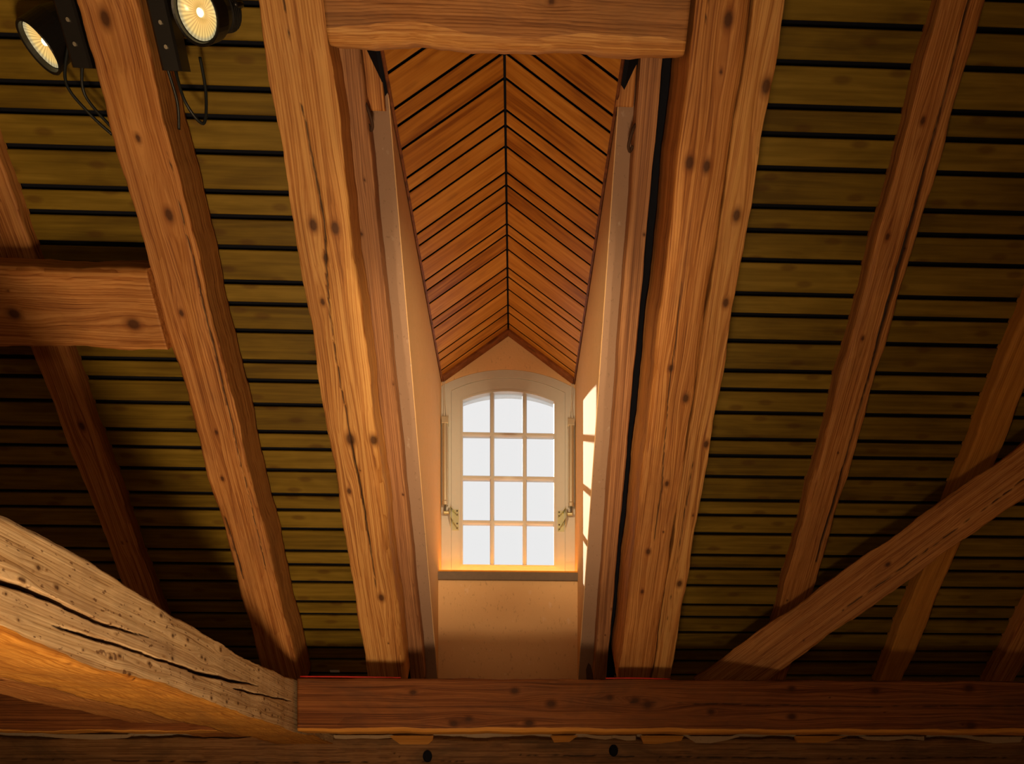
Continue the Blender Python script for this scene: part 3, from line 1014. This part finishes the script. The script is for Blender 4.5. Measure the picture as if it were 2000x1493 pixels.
BY, BT, BB = 4.05, 0.541, 0.250
beam_k = [(-0.55, 0.464), (0.0, 0.475), (0.2, 0.405), (0.52, 0.44), (0.66, 0.424), (0.73, 0.402), (-0.25, 0.32), (-0.33, 0.295), (0.08, 0.299), (1.53, 0.492), (2.0, 0.483), (2.53, 0.499), (1.08, 0.363), (1.53, 0.339), (2.54, 0.291)]
zc = 0.5 * (BT + BB)
pb0, pb1 = P(-1.172, BY, zc), P(XR - 0.03, BY, zc)
mbi = frame(pb1 - pb0, (0, -1, 0), pb0).inverted()
bk_ = []
for i, (a, b) in enumerate(beam_k):
    q = mbi @ P(a, BY, b)
    bk_.append((q.x, q.y, 0.013 + 0.005 * ((i * 7) % 3) / 2))
ydn = (mbi.to_3x3() @ Vector((0, 0, -1))).y       # which local side is the underside
timber('eaves_beam', pb0, pb1, (0, -1, 0), BT - BB, 0.20, 'beam', 'long dark horizontal beam with orange-lit lower edge, below the dormer', 'beam', 43, cham=0.011, nf=52, rough=0.0022, cv=0.2,
       knots=bk_, edge=((1.9, 1.0) if ydn < 0 else (1.0, 1.9)), extra_knots=8, cracks=[([(1.8, 0.02), (3.0, 0.0), (4.4, 0.01)], 0.0015, 0.006)], under=('yellow', 1 if ydn > 0 else -1))  # yellow underside: lamp light from below, painted in
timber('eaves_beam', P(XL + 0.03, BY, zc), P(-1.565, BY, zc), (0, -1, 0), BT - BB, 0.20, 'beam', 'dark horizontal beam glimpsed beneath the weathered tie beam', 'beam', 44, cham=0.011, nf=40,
       under=('yellow', 1 if ydn > 0 else -1), extra_knots=4)  # this underside too carries the lamp light as yellow
timber('eaves_plate', P(XL + 0.03, 4.90, -0.02), P(XR - 0.03, 4.90, -0.02), (0, -1, 0), 0.56, 0.055, 'plate', 'rough dark timber plate with two peg holes, below the long beam', 'beam', 45, cham=0.012,
       nf=60, rough=0.005, extra_knots=24, edge=(1, 1),
       cracks=[([(1.0, 0.14), (2.4, 0.12), (3.9, 0.13)], 0.002, 0.006), ([(4.2, 0.17), (6.0, 0.15), (8.0, 0.16)], 0.0025, 0.006)])

# peg holes bored into the wall plate
for (x, z), lab in (((-0.571, 0.141), 'round dark peg hole left of centre in the wall plate'), ((0.654, 0.180), 'round dark peg hole right of centre in the wall plate')):
    v, f = [], []
    nseg = 20
    for r, yy in ((0.036, 4.891), (0.031, 4.893), (0.028, 4.897)):
        for k in range(nseg):
            a = 2 * math.pi * k / nseg
            v.append(P(x + r * math.cos(a) * 0.85, yy, z + r * math.sin(a) * 1.1))
    for i in range(2):
        for k in range(nseg):
            f.append((i * nseg + k, i * nseg + (k + 1) % nseg, (i + 1) * nseg + (k + 1) % nseg, (i + 1) * nseg + k))
    f.append(tuple(range(2 * nseg, 3 * nseg)))
    tag(add('peg_hole', v, f, M['felt']), lab, 'peg hole')

# ------------------------------------------------------------------ shims and plaster remains on the wall plate
def chip(name, pts, y0, thick, mat, label, cat):
    v, f = prism([P(a, y0, b) for a, b in pts], (0, thick, 0))
    o = add(name, v, f, M[mat])
    tag(o, label, cat)
    return o


def chip_timberattr(o):
    me = o.data
    co = np.zeros(len(me.vertices) * 3, np.float32)
    me.vertices.foreach_get('co', co)
    a = me.attributes.new('gco', 'FLOAT_VECTOR', 'POINT')
    a.data.foreach_set('vector', co)


for pts, lab in (
        ([(-0.815, .275), (-0.53, .275), (-0.535, .245), (-0.565, .218), (-0.745, .218), (-0.79, .25)], 'slant-ended wooden wedge below the long beam, left of centre'),
        ([(0.235, .278), (0.42, .278), (0.36, .236), (0.26, .232)], 'small wooden shim under the beam just right of centre'),
        ([(0.83, .278), (1.12, .278), (1.10, .245), (0.93, .222), (0.85, .226)], 'wooden shim under the beam below the broad rafter'),
        ([(1.86, .278), (2.22, .278), (2.06, .232), (1.88, .234)], 'tapered wooden shim under the beam at lower right')):
    chip_timberattr(chip('shim', pts, 4.868, 0.024, 'yellow', lab, 'shim'))
for pts, lab in (
        ([(-1.18, .278), (-0.83, .278), (-0.80, .262), (-0.9, .254), (-1.0, .259), (-1.1, .252), (-1.17, .256)], 'crumbled plaster strip beside the slant-ended wedge'),
        ([(0.44, .278), (0.80, .278), (0.80, .248), (0.74, .246), (0.66, .262), (0.60, .252), (0.5, .262)], 'ragged plaster crust between two wedges'),
        ([(1.13, .276), (1.50, .276), (1.42, .252), (1.30, .230), (1.2, .232)], 'broad plaster lump under the beam right of the broad rafter'),
        ([(2.30, .276), (2.74, .276), (2.74, .250), (2.62, .262), (2.5, .248), (2.36, .254)], 'thin plaster crust right of the tapered wedge'),
        ([(2.98, .276), (3.42, .276), (3.40, .240), (3.22, .232), (3.1, .254)], 'pale plaster lump at the right end of the wall plate'),
        ([(-3.10, .280), (-2.45, .280), (-2.5, .258), (-2.7, .246), (-2.95, .258)], 'pale plaster smear at the left end of the wall plate')):
    chip('plaster_remnant', pts, 4.876, 0.016, 'plaster_white', lab, 'plaster')

# red cord and paper tag along the top of the long beam
v, f = tube([P(-1.16, BY + 0.012, BT + 0.008), P(-0.9, BY + 0.010, BT + 0.007), P(-0.62, BY + 0.02, BT + 0.004)], 0.0045, 6)
tag(add('red_cord', v, f, M['red'], smooth=True), 'thin red cord lying on top of the long beam, left end', 'cord')
v, f = tube([P(0.50, BY + 0.012, BT + 0.006), P(0.68, BY + 0.010, BT + 0.0075), P(0.86, BY + 0.02, BT + 0.003)], 0.0040, 6)
tag(add('red_cord', v, f, M['red'], smooth=True), 'thin red cord lying on top of the long beam below the broad rafter', 'cord')
tg = SP(-1.085, 6.995, 0.004)
add_t = prism([SP(-1.16, 7.0, 0.003), SP(-1.10, 7.0, 0.003), SP(-1.10, 7.018, 0.003), SP(-1.16, 7.018, 0.003)], NRM * 0.0015)
tag(add('paper_tag', *add_t, M['paper']), 'small white paper tag on a roof board just above the long beam', 'tag')

# ------------------------------------------------------------------ blocks and hooks at the head of the dormer
for xa, xb, s1, tt, lab in ((-0.574, -0.506, 4.372, 0.012, 'short upright board end at the top left of the dormer'), (0.398, 0.467, 4.338, 0.012, 'short upright board end at the top right of the dormer')):
    o = timber('head_block', SP(0.5 * (xa + xb), 4.02, 0.03), SP(0.5 * (xa + xb), s1, 0.03), NRM, xb - xa, 0.04, 'rafter', lab, 'block', 51 if xa < 0 else 52, cham=0.004, rough=0.001, nf=12, ns=4, extra_knots=0)
for x, s, sg, lab in ((-0.562, 4.40, -1, 'small rusty iron hook on the slim rafter left of the dormer'), (0.462, 4.44, 1, 'small rusty iron hook on the slim rafter right of the dormer')):
    pts = [SP(x + 0.02 * sg, s - 0.055, 0.07), SP(x + 0.006 * sg, s - 0.045, 0.085), SP(x - 0.004 * sg, s - 0.02, 0.09), SP(x - 0.010 * sg, s + 0.012, 0.085), SP(x - 0.001 * sg, s + 0.028, 0.075), SP(x + 0.008 * sg, s + 0.012, 0.07)]
    v, f = tube(pts, 0.0065, 8)
    tag(add('iron_hook', v, f, M['iron'], smooth=True), lab, 'hook')
# scrap of torn bark at the foot of the right slim rafter
chip('bark_scrap', [(0.435, .66), (0.448, .70), (0.462, .685), (0.478, .62), (0.480, .56), (0.44, .56)], 4.50, 0.03, 'iron', 'dark torn bark scrap at the foot of the slim rafter', 'bark')

# ------------------------------------------------------------------ window actuators
def actuator(cx, sgn, label):
    """chain-tube opener beside the sash; sgn points from the tube towards the glass"""
    yc = WY - 0.045
    root = empty('window_opener', P(cx, WY - 0.01, 1.80))
    tag(root, label, 'window opener', 'window openers')
    v, f = lathe([(0.0165, 0), (0.018, 0.002), (0.018, 0.520), (0.0165, 0.522)], 20)
    tb = add('tube', v, f, M['alu'], root, Matrix.Translation(P(cx, yc, 1.835)), smooth=False)
    for dx in (-0.0165, 0.0165):
        add('rail', *box_data(cx + dx - 0.003, cx + dx + 0.003, yc - 0.004, yc + 0.030, EYE + 1.835, EYE + 2.355), M['alu'], tb)
    add('end_cap', *box_data(cx - 0.022, cx + 0.022, yc - 0.020, yc + 0.034, EYE + 2.352, EYE + 2.398, 0.004), M['alu'], root)
    bp_ = add('mounting_plate', *box_data(cx - 0.021, cx + 0.021, WY - 0.016, WY - 0.010, EYE + 2.36, EYE + 2.425), M['alu'], root)
    for dx in (-0.013, 0.013):
        v, f = lathe([(0.0075, 0), (0.0075, 0.004), (0.004, 0.006)], 12)
        add('screw', v, f, M['screw'], bp_, Matrix.Translation(P(cx + dx, WY - 0.016, 2.412)) @ rot_to((0, -1, 0)), smooth=False)
    v, f = lathe([(0.021, 0), (0.021, 0.024), (0.018, 0.030)], 18)
    add('collar', v, f, M['alu'], root, Matrix.Translation(P(cx, yc, 1.812)), smooth=False)
    v, f = lathe([(0.0065, 0), (0.0065, 0.05)], 12)
    add('push_rod', v, f, M['screw'], root, Matrix.Translation(P(cx, yc, 1.766)), smooth=False)
    v, f = lathe([(0.009, 0), (0.011, 0.004), (0.011, 0.034), (0.009, 0.038)], 14)
    add('pivot_pin', v, f, M['zinc'], root, Matrix.Translation(P(cx - 0.010 * sgn, yc, 1.766)) @ rot_to((sgn, 0, 0)), smooth=False)
    # sash bracket: back plate with two triangular gussets
    px = cx + sgn * 0.066
    br = add('bracket', *box_data(min(px - 0.022 * sgn, px + 0.022 * sgn), max(px - 0.022 * sgn, px + 0.022 * sgn), WY - 0.006, WY - 0.002, EYE + 1.66, EYE + 1.80), M['zinc'], root)
    gx = cx + sgn * 0.034
    for z0, z1, zz in ((1.80, 1.755, 1.795), (1.735, 1.665, 1.728)):
        tri = [P(px + 0.020 * sgn, WY - 0.006, z1), P(gx, WY - 0.006, z0), P(gx, yc - 0.012, zz + 0.012), P(gx, yc - 0.012, zz)]
        v, f = prism([P(px + 0.020 * sgn, WY - 0.006, z1), P(gx, WY - 0.006, zz + 0.02), P(gx, yc - 0.014, zz + 0.014)], (0, 0, -0.004))
        add('gusset', v, f, M['zinc'], br)
    v, f = prism([P(gx, WY - 0.006, 1.81), P(gx, yc - 0.016, 1.800), P(gx, yc - 0.016, 1.742), P(gx, WY - 0.006, 1.668)], (0.003 * sgn, 0, 0))
    add('cheek_plate', v, f, M['zinc'], br)
    for zz in (1.675, 1.705, 1.765, 1.79):
        v, f = lathe([(0.006, 0), (0.006, 0.002), (0.003, 0.004)], 10)
        add('screw', v, f, M['screw'], br, Matrix.Translation(P(px + 0.012 * sgn, WY - 0.006, zz)) @ rot_to((0, -1, 0)), smooth=False)
    # two thin cables that rise to the dormer eaves
    for k_, dx in enumerate((-0.010, 0.012)):
        xe = (CXL + 0.012 + 0.012 * k_) if sgn > 0 else (CXR - 0.012 - 0.012 * k_)
        pts = [P(cx + dx, yc + 0.01, 2.395), P(cx + dx * 0.6, yc + 0.012, 2.46), P(0.6 * xe + 0.4 * cx, WY - 0.022, 2.55), P(xe, WY - 0.018, 2.655)]
        v, f = tube(pts, 0.0024, 6)
        add('cable', v, f, M['cable_white'], root, smooth=True)
    return root


actuator(-0.462, 1, 'silver tube window opener left of the arched window')
actuator(0.378, -1, 'silver tube window opener right of the arched window')

# ------------------------------------------------------------------ black spotlights on the rafter
def spotlight(lens, n, mount, label, seed, loops):
    n = Vector(n).normalized()
    lens = Vector(lens)
    root = empty('spotlight', mount)
    tag(root, label, 'spotlight', 'spotlights on the rafter')
    R = rot_to(n)                                # local +z = beam direction
    mw = Matrix.Translation(lens) @ R
    prof = [(0.030, -0.215), (0.044, -0.210), (0.050, -0.150), (0.060, -0.120), (0.076, -0.060), (0.082, 0.030), (0.079, 0.034), (0.073, 0.030), (0.069, -0.004), (0.069, -0.026), (0.002, -0.030)]
    head = add('head', *lathe(prof, 40), M['black'], root, mw, smooth=False)
    for k in range(5):
        z = -0.200 + 0.014 * k
        add('cooling_fin', *lathe([(0.046, z), (0.060, z + 0.001), (0.060, z + 0.005), (0.046, z + 0.006)], 28), M['black'], head, mw)
    v, f = lathe([(0.002, -0.016), (0.03, -0.010), (0.055, 0.002), (0.0685, 0.012)], 40)
    add('lamp_glass', v, [q for q in f[:-1]], M['lens'], head, mw, smooth=True)
    v, f = lathe([(0.010, -0.012), (0.012, -0.004), (0.008, 0.004), (0.003, 0.006)], 16)
    add('burner', v, f, M['burner'], head, mw, smooth=True)
    # yoke around the head, arm and driver box against the rafter
    hc = lens - n * 0.09
    side = n.cross(Vector((0, 0, 1))).normalized()
    back = lens - n * 0.27
    ym = []
    for k in range(9):
        a = math.pi * k / 8
        ym.append(hc + side * (0.094 * math.cos(a)) - n * (0.15 * math.sin(a)))
    v, f = tube(ym, 0.009, 8, 3)
    add('yoke', v, f, M['black'], root, smooth=True)
    arm0 = hc - n * 0.15
    v, f = tube([arm0, arm0 * 0.5 + Vector(mount) * 0.5 + Vector((0, 0, 0.03)), Vector(mount)], 0.013, 10, 6)
    add('arm', v, f, M['black'], root, smooth=True)
    bm = frame(DOWN, NRM, Vector(mount))
    bxo = add('driver_box', *box_data(-0.11, 0.11, -0.035, 0.035, -0.055, 0.055, 0.008), M['black'], root, bm)
    for k in range(3):
        v, f = lathe([(0.006, 0), (0.006, 0.006)], 10)
        add('screw', v, f, M['alu'], bxo, bm @ Matrix.Translation((-0.07 + 0.06 * k, 0.0, 0.055)), smooth=False)
    for lp in loops:
        v, f = tube([Vector(q) for q in lp], 0.0055, 8, 8)
        add('cable', v, f, M['cable_black'], root, smooth=True)
    d = bpy.data.lights.new('spot_lamp', 'SPOT')
    d.energy = 25
    d.color = (1.0, 0.72, 0.40)
    d.spot_size = math.radians(70)
    d.spot_blend = 0.6
    d.shadow_soft_size = 0.05
    lo = bpy.data.objects.new('spot_lamp', d)
    COL.objects.link(lo)
    lo.parent = root
    lo.matrix_parent_inverse = WORLD_OF[root.name].inverted()
    lo.matrix_basis = Matrix.Translation(lens + n * 0.05) @ (-n).to_track_quat('Z', 'Y').to_matrix().to_4x4()
    return root


spotlight(P(-1.700, 2.745, 2.660), (-0.535, -0.20, -0.82), SP(-1.535, 4.17, 0.20),
          'black spotlight with lit lens left of its rafter, in the top left corner', 1,
          [[SP(-1.60, 4.22, 0.16), SP(-1.63, 4.32, 0.20), SP(-1.58, 4.40, 0.20), SP(-1.52, 4.46, 0.19)],
           [SP(-1.54, 4.26, 0.22), SP(-1.575, 4.35, 0.20), SP(-1.51, 4.44, 0.20)]])
spotlight(P(-1.070, 2.56, 2.600), (-0.18, -0.62, -0.70), SP(-1.215, 4.17, 0.22),
          'black spotlight with bright lens right of its rafter, at the top edge', 2,
          [[SP(-1.22, 4.26, 0.22), SP(-1.20, 4.36, 0.25), SP(-1.16, 4.42, 0.22), SP(-1.14, 4.34, 0.18), SP(-1.14, 4.24, 0.16)],
           [SP(-1.25, 4.25, 0.22), SP(-1.245, 4.36, 0.20), SP(-1.265, 4.44, 0.19)]])
